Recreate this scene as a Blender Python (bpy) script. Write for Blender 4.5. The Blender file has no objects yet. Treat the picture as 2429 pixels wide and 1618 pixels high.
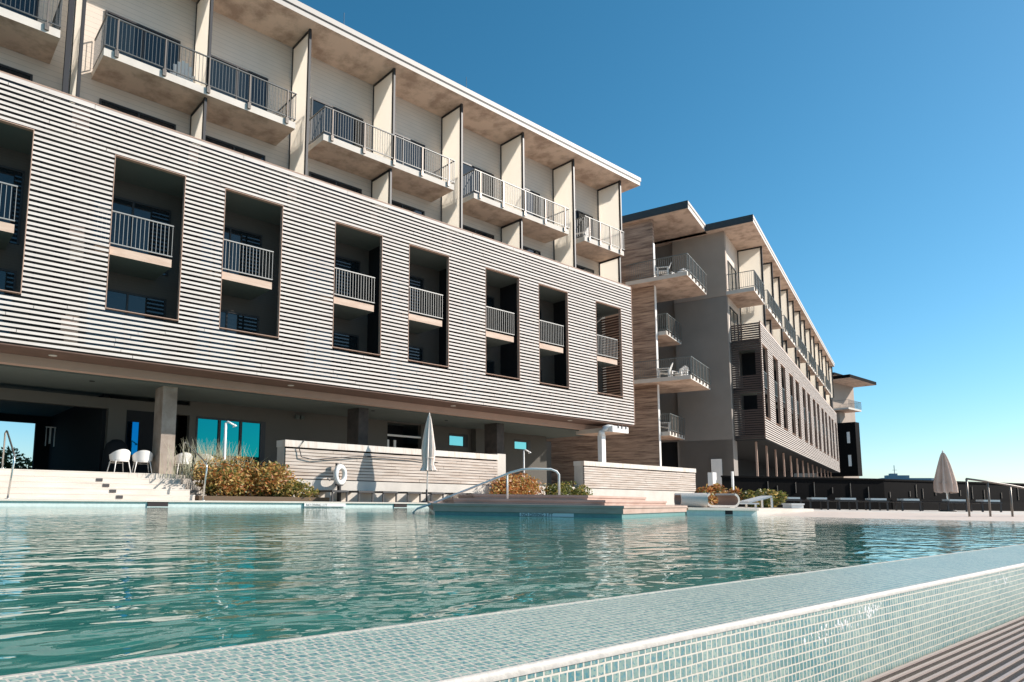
import bpy, bmesh, math, random
from mathutils import Vector, Matrix
random.seed(7)
S = bpy.context.scene
COL = S.collection
# ------------------------------------------------------------------ camera
cd = bpy.data.cameras.new("camera"); cam = bpy.data.objects.new("camera", cd); COL.objects.link(cam)
cd.sensor_fit = 'HORIZONTAL'; cd.sensor_width = 36.0
cd.lens = 36.0*1594.034/2429; cd.shift_x = (1214.5-945.785)/2429; cd.shift_y = (997.846-809)/2429
cd.clip_start = .05; cd.clip_end = 20000
PI_, RO, YA = math.radians(6.60658516), math.radians(-0.77283901), math.radians(52.63233726)
fw = Vector((math.cos(YA)*math.cos(PI_), math.sin(YA)*math.cos(PI_), math.sin(PI_)))
rt = Vector((math.sin(YA), -math.cos(YA), 0)); dn = fw.cross(rt)
r2 = math.cos(RO)*rt + math.sin(RO)*dn; d2 = -math.sin(RO)*rt + math.cos(RO)*dn
m = Matrix((r2, -d2, -fw)).transposed().to_4x4(); m.translation = Vector((0, 0, .30)); cam.matrix_world = m
S.camera = cam
# ------------------------------------------------------------------ light
SUNV = Vector((1.357, -1.0, .95)).normalized()
EL = math.asin(SUNV.z); AZ = math.atan2(SUNV.x, SUNV.y)
w = bpy.data.worlds.new("World"); S.world = w; w.use_nodes = True
nt = w.node_tree; bg = nt.nodes['Background']
sky = nt.nodes.new('ShaderNodeTexSky'); sky.sky_type = 'NISHITA'; sky.sun_disc = False
sky.sun_elevation = EL; sky.sun_rotation = AZ; sky.air_density = .85; sky.dust_density = .5; sky.ozone_density = 4.0
hs = nt.nodes.new('ShaderNodeHueSaturation'); hs.inputs['Saturation'].default_value = 1.22; hs.inputs['Hue'].default_value = .478
nt.links.new(sky.outputs[0], hs.inputs['Color']); nt.links.new(hs.outputs[0], bg.inputs[0]); bg.inputs[1].default_value = .115
sl = bpy.data.lights.new("sun", 'SUN'); sl.energy = 5.0; sl.angle = math.radians(.53); sl.color = (1, .93, .85)
so = bpy.data.objects.new("sun", sl); COL.objects.link(so); so.rotation_euler = SUNV.to_track_quat('Z', 'Y').to_euler(); so.location = (40, -30, 40)
S.view_settings.view_transform = 'Standard'; S.view_settings.look = 'None'; S.view_settings.exposure = 0.45; S.view_settings.gamma = 1
S.render.engine = 'CYCLES'; S.cycles.max_bounces = 6
# ------------------------------------------------------------------ materials
def newmat(n):
    mt = bpy.data.materials.new(n); mt.use_nodes = True
    return mt, mt.node_tree, mt.node_tree.nodes['Principled BSDF']
def mat(n, col, rough=.7, metal=0., noise=0., nscale=3., col2=None, bump=0., bscale=40., spec=.5, sheen=0, stretch=(1,1,1), streak=0.):
    mt, t, p = newmat(n)
    p.inputs['Roughness'].default_value = rough; p.inputs['Metallic'].default_value = metal
    p.inputs['Specular IOR Level'].default_value = spec
    c2 = col2 if col2 else tuple(c*(1-noise) for c in col)
    if noise or col2:
        tc = t.nodes.new('ShaderNodeTexCoord'); mp = t.nodes.new('ShaderNodeMapping'); mp.inputs['Scale'].default_value = stretch
        nz = t.nodes.new('ShaderNodeTexNoise'); nz.inputs['Scale'].default_value = nscale; nz.inputs['Detail'].default_value = 7; nz.inputs['Roughness'].default_value = .62
        rp = t.nodes.new('ShaderNodeValToRGB'); rp.color_ramp.elements[0].position = .32; rp.color_ramp.elements[1].position = .68
        rp.color_ramp.elements[0].color = (*c2, 1); rp.color_ramp.elements[1].color = (*col, 1)
        t.links.new(tc.outputs['Object'], mp.inputs[0]); t.links.new(mp.outputs[0], nz.inputs[0]); t.links.new(nz.outputs['Fac'], rp.inputs[0])
        t.links.new(rp.outputs[0], p.inputs['Base Color'])
    else:
        p.inputs['Base Color'].default_value = (*col, 1)
    if bump:
        tc2 = t.nodes.new('ShaderNodeTexCoord'); n2 = t.nodes.new('ShaderNodeTexNoise'); n2.inputs['Scale'].default_value = bscale; n2.inputs['Detail'].default_value = 4
        b = t.nodes.new('ShaderNodeBump'); b.inputs['Strength'].default_value = bump; b.inputs['Distance'].default_value = .02
        t.links.new(tc2.outputs['Object'], n2.inputs[0]); t.links.new(n2.outputs['Fac'], b.inputs['Height']); t.links.new(b.outputs[0], p.inputs['Normal'])
    return mt
def siding(n, col, pitch, dark=.72, bump=.5, noise=.12):
    """horizontal coursed wall: thin joint lines every pitch metres, slight tone noise"""
    mt, t, p = newmat(n); p.inputs['Roughness'].default_value = .85
    tc = t.nodes.new('ShaderNodeTexCoord'); sp = t.nodes.new('ShaderNodeSeparateXYZ'); t.links.new(tc.outputs['Object'], sp.inputs[0])
    a = t.nodes.new('ShaderNodeMath'); a.operation = 'DIVIDE'; a.inputs[1].default_value = pitch; t.links.new(sp.outputs['Z'], a.inputs[0])
    f = t.nodes.new('ShaderNodeMath'); f.operation = 'FRACT'; t.links.new(a.outputs[0], f.inputs[0])
    g = t.nodes.new('ShaderNodeMath'); g.operation = 'GREATER_THAN'; g.inputs[1].default_value = .88; t.links.new(f.outputs[0], g.inputs[0])
    nz = t.nodes.new('ShaderNodeTexNoise'); nz.inputs['Scale'].default_value = 1.6; nz.inputs['Detail'].default_value = 6; t.links.new(tc.outputs['Object'], nz.inputs[0])
    m1 = t.nodes.new('ShaderNodeMix'); m1.data_type = 'RGBA'; m1.inputs[6].default_value = (*[c*(1-noise) for c in col], 1); m1.inputs[7].default_value = (*[min(1, c*(1+noise*.5)) for c in col], 1)
    t.links.new(nz.outputs['Fac'], m1.inputs[0])
    m2 = t.nodes.new('ShaderNodeMix'); m2.data_type = 'RGBA'; t.links.new(g.outputs[0], m2.inputs[0]); t.links.new(m1.outputs[2], m2.inputs[6])
    m2.inputs[7].default_value = (*[c*dark for c in col], 1); t.links.new(m2.outputs[2], p.inputs['Base Color'])
    b = t.nodes.new('ShaderNodeBump'); b.inputs['Strength'].default_value = bump; b.inputs['Distance'].default_value = .01; b.invert = True
    t.links.new(g.outputs[0], b.inputs['Height']); t.links.new(b.outputs[0], p.inputs['Normal'])
    return mt
def tiles(n, uvw, pitch, off=.28):
    mt, t, p = newmat(n)
    tc = t.nodes.new('ShaderNodeTexCoord'); sp = t.nodes.new('ShaderNodeSeparateXYZ'); t.links.new(tc.outputs['Object'], sp.inputs[0])
    cb = t.nodes.new('ShaderNodeCombineXYZ'); t.links.new(sp.outputs[uvw[0]], cb.inputs[0]); t.links.new(sp.outputs[uvw[1]], cb.inputs[1])
    # slight irregular hand-set wobble
    wz = t.nodes.new('ShaderNodeTexNoise'); wz.inputs['Scale'].default_value = 22; t.links.new(cb.outputs[0], wz.inputs[0])
    ws = t.nodes.new('ShaderNodeVectorMath'); ws.operation = 'SCALE'; ws.inputs['Scale'].default_value = .0035; t.links.new(wz.outputs['Color'], ws.inputs[0])
    wa = t.nodes.new('ShaderNodeVectorMath'); t.links.new(cb.outputs[0], wa.inputs[0]); t.links.new(ws.outputs[0], wa.inputs[1])
    br = t.nodes.new('ShaderNodeTexBrick'); br.offset = off; br.squash = 1
    br.inputs['Scale'].default_value = 1; br.inputs['Brick Width'].default_value = pitch; br.inputs['Row Height'].default_value = pitch
    br.inputs['Mortar Size'].default_value = pitch*.10; br.inputs['Mortar Smooth'].default_value = .15; br.inputs['Bias'].default_value = -.1
    br.inputs['Color1'].default_value = (.09, .20, .19, 1); br.inputs['Color2'].default_value = (.29, .38, .32, 1); br.inputs['Mortar'].default_value = (.66, .59, .5, 1)
    t.links.new(wa.outputs[0], br.inputs['Vector'])
    n1 = t.nodes.new('ShaderNodeTexNoise'); n1.inputs['Scale'].default_value = 95; n1.inputs['Detail'].default_value = 3; t.links.new(cb.outputs[0], n1.inputs[0])
    rp = t.nodes.new('ShaderNodeValToRGB'); rp.color_ramp.elements[0].position = .51; rp.color_ramp.elements[1].position = .58
    rp.color_ramp.elements[0].color = (0, 0, 0, 1); rp.color_ramp.elements[1].color = (1, 1, 1, 1); t.links.new(n1.outputs['Fac'], rp.inputs[0])
    inv = t.nodes.new('ShaderNodeMath'); inv.operation = 'SUBTRACT'; inv.inputs[0].default_value = 1; t.links.new(br.outputs['Fac'], inv.inputs[1])
    mu = t.nodes.new('ShaderNodeMath'); mu.operation = 'MULTIPLY'; t.links.new(rp.outputs[0], mu.inputs[0]); t.links.new(inv.outputs[0], mu.inputs[1])
    mu2 = t.nodes.new('ShaderNodeMath'); mu2.operation = 'MULTIPLY'; mu2.inputs[1].default_value = .95; t.links.new(mu.outputs[0], mu2.inputs[0])
    mx = t.nodes.new('ShaderNodeMix'); mx.data_type = 'RGBA'; t.links.new(mu2.outputs[0], mx.inputs[0]); t.links.new(br.outputs['Color'], mx.inputs[6]); mx.inputs[7].default_value = (.05, .19, .23, 1)
    # lime bloom in broad patches
    n3 = t.nodes.new('ShaderNodeTexNoise'); n3.inputs['Scale'].default_value = 2.2; n3.inputs['Detail'].default_value = 5; t.links.new(cb.outputs[0], n3.inputs[0])
    r3 = t.nodes.new('ShaderNodeMapRange'); r3.inputs[1].default_value = .4; r3.inputs[2].default_value = .75; r3.inputs[4].default_value = .32; t.links.new(n3.outputs['Fac'], r3.inputs[0])
    m3 = t.nodes.new('ShaderNodeMix'); m3.data_type = 'RGBA'; t.links.new(r3.outputs[0], m3.inputs[0]); t.links.new(mx.outputs[2], m3.inputs[6]); m3.inputs[7].default_value = (.5, .52, .44, 1)
    t.links.new(m3.outputs[2], p.inputs['Base Color'])
    p.inputs['Roughness'].default_value = .4; p.inputs['Specular IOR Level'].default_value = .3
    b = t.nodes.new('ShaderNodeBump'); b.inputs['Strength'].default_value = .8; b.inputs['Distance'].default_value = .003; b.invert = True
    t.links.new(br.outputs['Fac'], b.inputs['Height'])
    n4 = t.nodes.new('ShaderNodeTexNoise'); n4.inputs['Scale'].default_value = 60; t.links.new(cb.outputs[0], n4.inputs[0])
    b2 = t.nodes.new('ShaderNodeBump'); b2.inputs['Strength'].default_value = .35; b2.inputs['Distance'].default_value = .003
    t.links.new(n4.outputs['Fac'], b2.inputs['Height']); t.links.new(b.outputs[0], b2.inputs['Normal']); t.links.new(b2.outputs[0], p.inputs['Normal'])
    return mt
M = {}
M['slat'] = mat('slat_wood', (.72, .655, .60), .8, col2=(.56, .49, .44), nscale=2.6, stretch=(.25, 1, 7))
M['slat_edge'] = mat('slat_trim', (.42, .27, .2), .8)
M['fascia'] = mat('fascia_metal', (.52, .47, .42), .6, noise=.08, nscale=.6)
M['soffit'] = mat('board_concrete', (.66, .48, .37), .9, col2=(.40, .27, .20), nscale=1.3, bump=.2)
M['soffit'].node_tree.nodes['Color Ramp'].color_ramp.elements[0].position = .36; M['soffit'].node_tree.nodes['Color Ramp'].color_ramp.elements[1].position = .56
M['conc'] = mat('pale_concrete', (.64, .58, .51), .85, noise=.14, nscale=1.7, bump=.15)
M['stained'] = mat('rust_streaked_concrete', (.70, .64, .57), .85, col2=(.55, .38, .27), nscale=1.6, stretch=(4, 4, .5))
M['stained'].node_tree.nodes['Color Ramp'].color_ramp.elements[0].position = .2; M['stained'].node_tree.nodes['Color Ramp'].color_ramp.elements[1].position = .5
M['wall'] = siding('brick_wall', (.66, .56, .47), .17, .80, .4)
M['greywall'] = mat('grey_render', (.27, .235, .205), .92, noise=.12, nscale=.7)
M['brownwall'] = mat('brown_render', (.40, .32, .26), .92, noise=.1, nscale=.7)
M['frame'] = mat('black_steel', (.025, .022, .022), .5)
M['rail'] = mat('railing_steel', (.11, .11, .105), .45, metal=.2)
M['rail2'] = mat('railing_green_grey', (.13, .15, .145), .5, metal=.2)
M['shadefascia'] = mat('shaded_fascia', (.035, .04, .042), .6)  # near-black end boards, shade of the roof ends put into the colour
M['colmat'] = mat('column_concrete', (.46, .39, .33), .9, col2=(.26, .20, .16), nscale=1.6, bump=.3)
M['woodbeam'] = mat('pale_wood_beam', (.62, .47, .37), .8, col2=(.5, .35, .26), nscale=3, stretch=(.5, 1, 3))
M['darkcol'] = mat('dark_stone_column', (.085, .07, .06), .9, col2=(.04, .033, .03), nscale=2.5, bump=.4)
M['plattile'] = mat('platform_waterline_tile', (.16, .30, .28), .35, noise=.2, nscale=14)
M['railin'] = mat('recess_railing_steel', (.30, .29, .27), .45, metal=.2)
M['benchslat'] = mat('weathered_bench_board', (.68, .60, .53), .85, col2=(.42, .32, .25), nscale=2.0, stretch=(.5, 1, 8))
M['slatfar'] = mat('far_slat', (.58, .51, .46), .85, col2=(.46, .39, .34), nscale=2.2)  # darker slat tone used on the far wing
M['white'] = mat('white_paint', (.82, .79, .75), .5, noise=.04, nscale=4)
M['brownface'] = mat('bronze_wood', (.16, .09, .065), .8, noise=.25, nscale=1.5, stretch=(1, 1, 6))
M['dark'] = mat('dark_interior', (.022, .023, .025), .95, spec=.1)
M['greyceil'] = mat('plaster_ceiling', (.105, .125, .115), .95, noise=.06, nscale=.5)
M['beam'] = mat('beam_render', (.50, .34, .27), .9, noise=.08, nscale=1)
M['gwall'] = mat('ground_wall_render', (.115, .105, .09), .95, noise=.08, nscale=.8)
M['stone'] = mat('travertine', (.72, .65, .57), .8, col2=(.6, .52, .44), nscale=2.5, bump=.2, stretch=(.4, 1, 3))
M['beach'] = mat('beach_entry', (.72, .58, .48), .7, noise=.12, nscale=4)
M['pink'] = mat('pink_stone', (.52, .36, .29), .75, col2=(.40, .26, .20), nscale=3, bump=.15, stretch=(.6, .6, 2))
M['darkwood'] = mat('fence_stain', (.008, .007, .007), .95, spec=.1, noise=.3, nscale=4, stretch=(6, 6, .4))
M['lounger'] = mat('lounger_brown', (.05, .045, .045), .6)
M['canvas'] = mat('taupe_canvas', (.70, .53, .44), .9, noise=.15, nscale=5)
M['canvas2'] = mat('white_canvas', (.82, .73, .65), .9, noise=.12, nscale=5)
M['steel'] = mat('stainless', (.72, .70, .66), .25, metal=.9)
M['bronze'] = mat('rail_bronze', (.22, .18, .15), .4, metal=.3)
M['wicker'] = mat('wicker_weave', (.76, .68, .6), .75, noise=.25, nscale=60, bump=.4, bscale=120)
M['wickerin'] = mat('wicker_inner', (.42, .27, .2), .8, noise=.25, nscale=60)
M['cushion'] = mat('cushion', (.7, .68, .64), .95)
M['towel'] = mat('towel', (.62, .66, .66), .95)
M['ground'] = mat('paving', (.36, .33, .3), .9, noise=.2, nscale=2)
M['concgrey'] = mat('wet_concrete', (.42, .43, .43), .6, noise=.25, nscale=7, bump=.2, bscale=90)
M['grate'] = mat('grate_plastic', (.40, .32, .28), .5)
M['channel'] = mat('drain_dark', (.03, .02, .02), .8)
M['ringmat'] = mat('ring_vinyl', (.82, .8, .76), .45)
M['rope'] = mat('rope', (.3, .28, .26), .9)
M['trunk'] = mat('stem_bark', (.12, .08, .05), .9)
M['tilegrout'] = mat('lime_grout', (.56, .51, .45), .6, noise=.18, nscale=25, bump=.15, bscale=50)
M['tint_teal'] = mat('teal_glass', (.004, .20, .21), .03, metal=1.0)
M['tint_blue'] = mat('sky_tinted_glass', (.003, .13, .34), .03, metal=1.0)  # blue of the reflected sky put into the pane tint
M['tint_pale'] = mat('pale_glass', (.12, .36, .38), .05, metal=1.0)
M['tint_dark'] = mat('dark_glass', (.012, .018, .022), .04, spec=.6)
M['lens'] = mat('light_lens', (.7, .66, .6), .4)
M['ship'] = mat('ship_hull', (.30, .32, .34), .8)
M['tiletop'] = tiles('pool_mosaic_top', ('X', 'Y'), .0234)
for n_ in M['tiletop'].node_tree.nodes:
    if n_.type == 'TEX_BRICK': n_.inputs['Color1'].default_value = (.17, .33, .29, 1); n_.inputs['Color2'].default_value = (.40, .52, .43, 1)
M['tileside'] = tiles('pool_mosaic_side', ('X', 'Z'), .0234, .15)
M['tileband'] = mat('waterline_tile', (.66, .74, .70), .3, noise=.15, nscale=14)
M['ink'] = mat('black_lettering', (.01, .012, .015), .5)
def leafmat(n, c):
    mt, t, p = newmat(n); p.inputs['Base Color'].default_value = (*c, 1); p.inputs['Roughness'].default_value = .5
    p.inputs['Subsurface Weight'].default_value = 0
    tr = t.nodes.new('ShaderNodeBsdfTranslucent'); tr.inputs[0].default_value = (*[min(1, k*1.3) for k in c], 1)
    mx = t.nodes.new('ShaderNodeMixShader'); mx.inputs[0].default_value = .3; o = t.nodes['Material Output']
    t.links.new(p.outputs[0], mx.inputs[1]); t.links.new(tr.outputs[0], mx.inputs[2]); t.links.new(mx.outputs[0], o.inputs[0])
    return mt
LG = [leafmat('leaf_green', (.13, .15, .035)), leafmat('leaf_olive', (.22, .2, .045)), leafmat('leaf_gold', (.55, .36, .12)), leafmat('leaf_rust', (.42, .16, .05)), leafmat('leaf_dark', (.06, .08, .02))]
M['grass'] = leafmat('grass_blade', (.5, .47, .32))
def panelmat():
    mt, t, p = newmat('frosted_panel'); p.inputs['Base Color'].default_value = (.82, .76, .68, 1); p.inputs['Roughness'].default_value = .6
    tr = t.nodes.new('ShaderNodeBsdfTranslucent'); tr.inputs[0].default_value = (.97, .93, .86, 1)
    mx = t.nodes.new('ShaderNodeMixShader'); mx.inputs[0].default_value = .68; o = t.nodes['Material Output']
    t.links.new(p.outputs[0], mx.inputs[1]); t.links.new(tr.outputs[0], mx.inputs[2]); t.links.new(mx.outputs[0], o.inputs[0])
    return mt
M['panel'] = panelmat()
def boardmat():
    """rough board-marked tower face: irregular horizontal ledges"""
    mt, t, p = newmat('board_marked_tower'); p.inputs['Roughness'].default_value = .9
    tc = t.nodes.new('ShaderNodeTexCoord'); mp = t.nodes.new('ShaderNodeMapping'); mp.inputs['Scale'].default_value = (.5, .5, 7)
    nz = t.nodes.new('ShaderNodeTexNoise'); nz.inputs['Scale'].default_value = 1.3; nz.inputs['Detail'].default_value = 8; nz.inputs['Roughness'].default_value = .7
    rp = t.nodes.new('ShaderNodeValToRGB'); rp.color_ramp.elements[0].position = .35; rp.color_ramp.elements[1].position = .62
    rp.color_ramp.elements[0].color = (.14, .085, .062, 1); rp.color_ramp.elements[1].color = (.52, .36, .26, 1)
    b = t.nodes.new('ShaderNodeBump'); b.inputs['Strength'].default_value = .9; b.inputs['Distance'].default_value = .08
    t.links.new(tc.outputs['Object'], mp.inputs[0]); t.links.new(mp.outputs[0], nz.inputs[0]); t.links.new(nz.outputs['Fac'], rp.inputs[0]); t.links.new(rp.outputs[0], p.inputs['Base Color'])
    t.links.new(nz.outputs['Fac'], b.inputs['Height']); t.links.new(b.outputs[0], p.inputs['Normal'])
    return mt
M['recess'] = siding('shaded_recess_brick', (.10, .088, .075), .085, .8, .2)  # darker copy of the wall brick, recess shade put into the colour
M['board'] = boardmat()
def watermat(n, body, s1=2.6, st=.5, sea=False):
    mt, t, p = newmat(n); p.inputs['Base Color'].default_value = (*body, 1); p.inputs['Roughness'].default_value = .02 if not sea else .25
    p.inputs['IOR'].default_value = 1.34
    tc = t.nodes.new('ShaderNodeTexCoord')
    mp = t.nodes.new('ShaderNodeMapping'); mp.inputs['Rotation'].default_value = (0, 0, math.radians(-37)); mp.inputs['Scale'].default_value = (.55, 1.0, 1)
    t.links.new(tc.outputs['Object'], mp.inputs[0])
    a = t.nodes.new('ShaderNodeTexNoise'); a.inputs['Scale'].default_value = s1; a.inputs['Detail'].default_value = 2.0; a.inputs['Roughness'].default_value = .45; a.inputs['Distortion'].default_value = .6
    t.links.new(mp.outputs[0], a.inputs[0])
    c = t.nodes.new('ShaderNodeTexNoise'); c.inputs['Scale'].default_value = s1*3.4; c.inputs['Detail'].default_value = 1.5
    t.links.new(mp.outputs[0], c.inputs[0])
    b1 = t.nodes.new('ShaderNodeBump'); b1.inputs['Strength'].default_value = st; b1.inputs['Distance'].default_value = .038; t.links.new(a.outputs['Fac'], b1.inputs['Height'])
    b2 = t.nodes.new('ShaderNodeBump'); b2.inputs['Strength'].default_value = st*.5; b2.inputs['Distance'].default_value = .012
    t.links.new(c.outputs['Fac'], b2.inputs['Height']); t.links.new(b1.outputs[0], b2.inputs['Normal']); t.links.new(b2.outputs[0], p.inputs['Normal'])
    return mt
M['water'] = watermat('pool_water', (.04, .20, .165), 4.6, .5)
M['sea'] = watermat('sea_water', (.02, .09, .16), .2, .3, True)
# ------------------------------------------------------------------ mesh helpers
class MB:
    def __init__(s): s.v = []; s.f = []; s.mi = []; s.sm = []
    def quad(s, pts, mi=0):
        b = len(s.v); s.v += [tuple(p) for p in pts]; s.f.append(tuple(range(b, b+len(pts)))); s.mi.append(mi); s.sm.append(False)
    def box(s, x0, x1, y0, y1, z0, z1, mi=0, bot=None, mx=None):
        x0, x1 = min(x0, x1), max(x0, x1); y0, y1 = min(y0, y1), max(y0, y1); z0, z1 = min(z0, z1), max(z0, z1)
        b = len(s.v); vs = [(x0,y0,z0),(x1,y0,z0),(x1,y1,z0),(x0,y1,z0),(x0,y0,z1),(x1,y0,z1),(x1,y1,z1),(x0,y1,z1)]
        if mx: vs = [tuple(mx @ Vector(q)) for q in vs]
        s.v += vs
        for k, q in enumerate([(0,3,2,1),(4,5,6,7),(0,1,5,4),(1,2,6,5),(2,3,7,6),(3,0,4,7)]):
            s.f.append(tuple(b+i for i in q)); s.mi.append(bot if (k == 0 and bot is not None) else mi); s.sm.append(False)
        return s
    def tube(s, pts, r, n=8, mi=0, cap=True):
        pts = [Vector(p) for p in pts]; rr = r if isinstance(r, (list, tuple)) else [r]*len(pts); rings = []
        for i, p in enumerate(pts):
            d = ((pts[min(i+1, len(pts)-1)]-p).normalized() + (p-pts[max(i-1, 0)]).normalized())
            d = d.normalized() if d.length > 1e-6 else Vector((0, 0, 1))
            a = d.cross(Vector((0, 0, 1)) if abs(d.z) < .9 else Vector((1, 0, 0))).normalized(); c = d.cross(a)
            b = len(s.v)
            for k in range(n):
                t = 2*math.pi*k/n; s.v.append(tuple(p + (a*math.cos(t)+c*math.sin(t))*rr[i]))
            rings.append(b)
        for i in range(len(rings)-1):
            for k in range(n):
                s.f.append((rings[i]+k, rings[i]+(k+1) % n, rings[i+1]+(k+1) % n, rings[i+1]+k)); s.mi.append(mi); s.sm.append(n > 4)
        if cap:
            s.f.append(tuple(rings[0]+k for k in range(n))[::-1]); s.mi.append(mi); s.sm.append(False)
            s.f.append(tuple(rings[-1]+k for k in range(n))); s.mi.append(mi); s.sm.append(False)
        return s
    def prism(s, poly, z0, z1, mi=0, bot=None):
        n = len(poly); b = len(s.v); s.v += [(x, y, z0) for x, y in poly]+[(x, y, z1) for x, y in poly]
        s.f.append(tuple(b+n+i for i in range(n))); s.mi.append(mi); s.sm.append(False)
        s.f.append(tuple(b+i for i in range(n))[::-1]); s.mi.append(mi if bot is None else bot); s.sm.append(False)
        for i in range(n):
            j = (i+1) % n; s.f.append((b+i, b+j, b+n+j, b+n+i)); s.mi.append(mi); s.sm.append(False)
        return s
    def grid(s, P, mi=0, smooth=True, close=False):
        b = len(s.v); nu = len(P); nv = len(P[0])
        for row in P: s.v += [tuple(q) for q in row]
        for i in range(nu-1):
            for j in range(nv if close else nv-1):
                s.f.append((b+i*nv+j, b+i*nv+(j+1) % nv, b+(i+1)*nv+(j+1) % nv, b+(i+1)*nv+j)); s.mi.append(mi); s.sm.append(smooth)
        return s
    def build(s, name, mats, parent=None, loc=None):
        me = bpy.data.meshes.new(name); me.from_pydata(s.v, [], s.f)
        for mt in (mats if isinstance(mats, (list, tuple)) else [mats]): me.materials.append(mt)
        me.polygons.foreach_set('material_index', s.mi); me.polygons.foreach_set('use_smooth', s.sm); me.update()
        o = bpy.data.objects.new(name, me); COL.objects.link(o)
        if parent: o.parent = parent
        if loc: o.location = loc
        return o
def block(root, name, mtl, *boxes):
    b = MB()
    for q in boxes: b.box(*q)
    return b.build(name, mtl, root)
def empty(name, loc=(0, 0, 0), rz=0):
    o = bpy.data.objects.new(name, None); COL.objects.link(o); o.location = loc; o.rotation_euler = (0, 0, rz); o.empty_display_size = .3
    return o
def tag(o, label=None, cat=None, group=None, kind=None):
    if label: o['label'] = label
    if cat: o['category'] = cat
    if group: o['group'] = group
    if kind: o['kind'] = kind
    return o
def copy_tree(o, parent=None):
    c = o.copy(); COL.objects.link(c)
    if parent: c.parent = parent
    for ch in list(o.children): copy_tree(ch, c)
    return c
def struct(o): o['kind'] = 'structure'; return o
B1 = lambda x, y, z, mi=0: None
# ------------------------------------------------------------------ ground, pool, deck, sea
YAW2 = math.radians(15.37220839); C2, S2 = math.cos(YAW2), math.sin(YAW2)
def P2(u, v): return (u*C2 - v*S2, u*S2 + v*C2)
b = MB(); b.box(-60, 150, -60, 120, -1.2, -.56); struct(b.build('ground', M['ground']))
b = MB(); b.quad([(-9000, -9000, -4), (9000, -9000, -4), (9000, 9000, -4), (-9000, 9000, -4)]); struct(b.build('sea', M['sea']))
# water sheet
PW = [(-12, 1.29), (21.3, 1.29), (18.75, 3.2), (17.75, 4.8), (17.25, 6.25), (17.6, 8.07), (15.6, 8.82), (15.6, 17.6), (-12, 17.6)]
b = MB(); b.prism(PW, -.5, 0.0); struct(b.build('pool_water', M['water']))
# deck: back piece, right piece (with coping nosing)
b = MB()
b.prism([(-14, 17.68), (17.5, 17.68), (60, 17.68), (60, 60), (-14, 60)], -.55, .166)
b.prism([(15.66, 17.68), (15.66, 8.90), (17.66, 8.15), (20.9, 8.05), (23.2, 10.2), (24.8, 17.68)], -.55, .166)
AP = [((17.6, 8.07), (20.9, 8.05)), ((17.1, 6.25), (21.6, 7.3)), ((17.6, 4.8), (22.3, 6.0)), ((18.6, 3.2), (23.1, 4.5)), ((22.0, .9), (26.0, 1.6))]
b.prism([q for _, q in AP]+[(70, .2), (70, 17.68), (24.8, 17.68), (23.2, 10.2)], -.55, .10); struct(b.build('pool_deck', M['stone']))
b = MB(); b.grid([[(p[0], p[1], -.03), (p[0]+(q[0]-p[0])*.3, p[1]+(q[1]-p[1])*.3, .012), (q[0]+.05, q[1], .102)] for p, q in AP], smooth=False)
b.quad([(22.0, .9, -.03), (70, -20, -.03), (70, .2, .1), (26, 1.6, .1)]); struct(b.build('pool_beach', M['beach']))
def ledge(pts, name, z0, z1, w0, mt, inset=0.):
    """strip along a polyline, offset to the left of travel by inset..inset+w0"""
    b = MB(); L = []
    for i, p in enumerate(pts):
        a = Vector(pts[max(i-1, 0)]); c = Vector(pts[min(i+1, len(pts)-1)]); d = (c-a).normalized(); nrm = Vector((-d.y, d.x))
        L.append((Vector(p)+nrm*inset, Vector(p)+nrm*(inset+w0)))
    for i in range(len(L)-1):
        b.prism([tuple(L[i][0]), tuple(L[i+1][0]), tuple(L[i+1][1]), tuple(L[i][1])], z0, z1)
    return b.build(name, mt)
farL = [(-14, 17.6), (14.9, 17.6)]
rightL = [(21.5, .9), (18.42, 3.2), (16.2, 5.9), (15.62, 8.84)]
cp = empty('pool_coping', (0, 17.6, 0)); tag(cp, kind='structure')
def local(o, p): o.parent = p; o.matrix_parent_inverse = p.matrix_basis.inverted(); return o
local(ledge([(14.9, 17.6), (-14, 17.6)], 'coping', .13, .172, -.42, M['stone'], .04), cp)
local(ledge([(15.6, 8.82), (17.6, 8.07)], 'coping', .115, .172, .4, M['stone'], -.04), cp)
local(ledge([(14.9, 17.6), (-14, 17.6)], 'tile_band', -.2, .13, -.06, M['tileband'], -.02), cp)
local(ledge([(15.6, 8.82), (17.6, 8.07)], 'tile_band', -.2, .115, .06, M['tileband'], .02), cp)
# skimmer mouths in the tile band
for i, (x, ww) in enumerate(((5.42, .52), (13.3, .52))):
    b = MB(); b.box(x, x+ww, 17.585, 17.63, .012, .128, 0); b.box(x-.02, x+ww+.02, 17.58, 17.6, .0, .012, 1); o = b.build('skimmer', [M['channel'], M['tileband']])
    tag(o, 'dark skimmer slot in the tile band below the broad left steps' if i == 0 else 'dark skimmer slot in the tile band beside the foot of the white pool handrail', 'skimmer', 'skimmer slots at the waterline')
dv = Vector((2.0, -.75)).normalized(); nv = Vector((-dv.y, dv.x))
c0 = Vector((15.6, 8.82))+dv*1.15
mx = Matrix.Translation((c0.x, c0.y, 0)) @ Matrix.Rotation(math.atan2(dv.y, dv.x), 4, 'Z')
b = MB(); b.box(0, .22, .01, .05, .012, .113, 0, mx=mx); tag(b.build('skimmer', M['channel']), 'dark skimmer slot in the tile band right of the stepped platform', 'skimmer', 'skimmer slots at the waterline')
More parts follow.
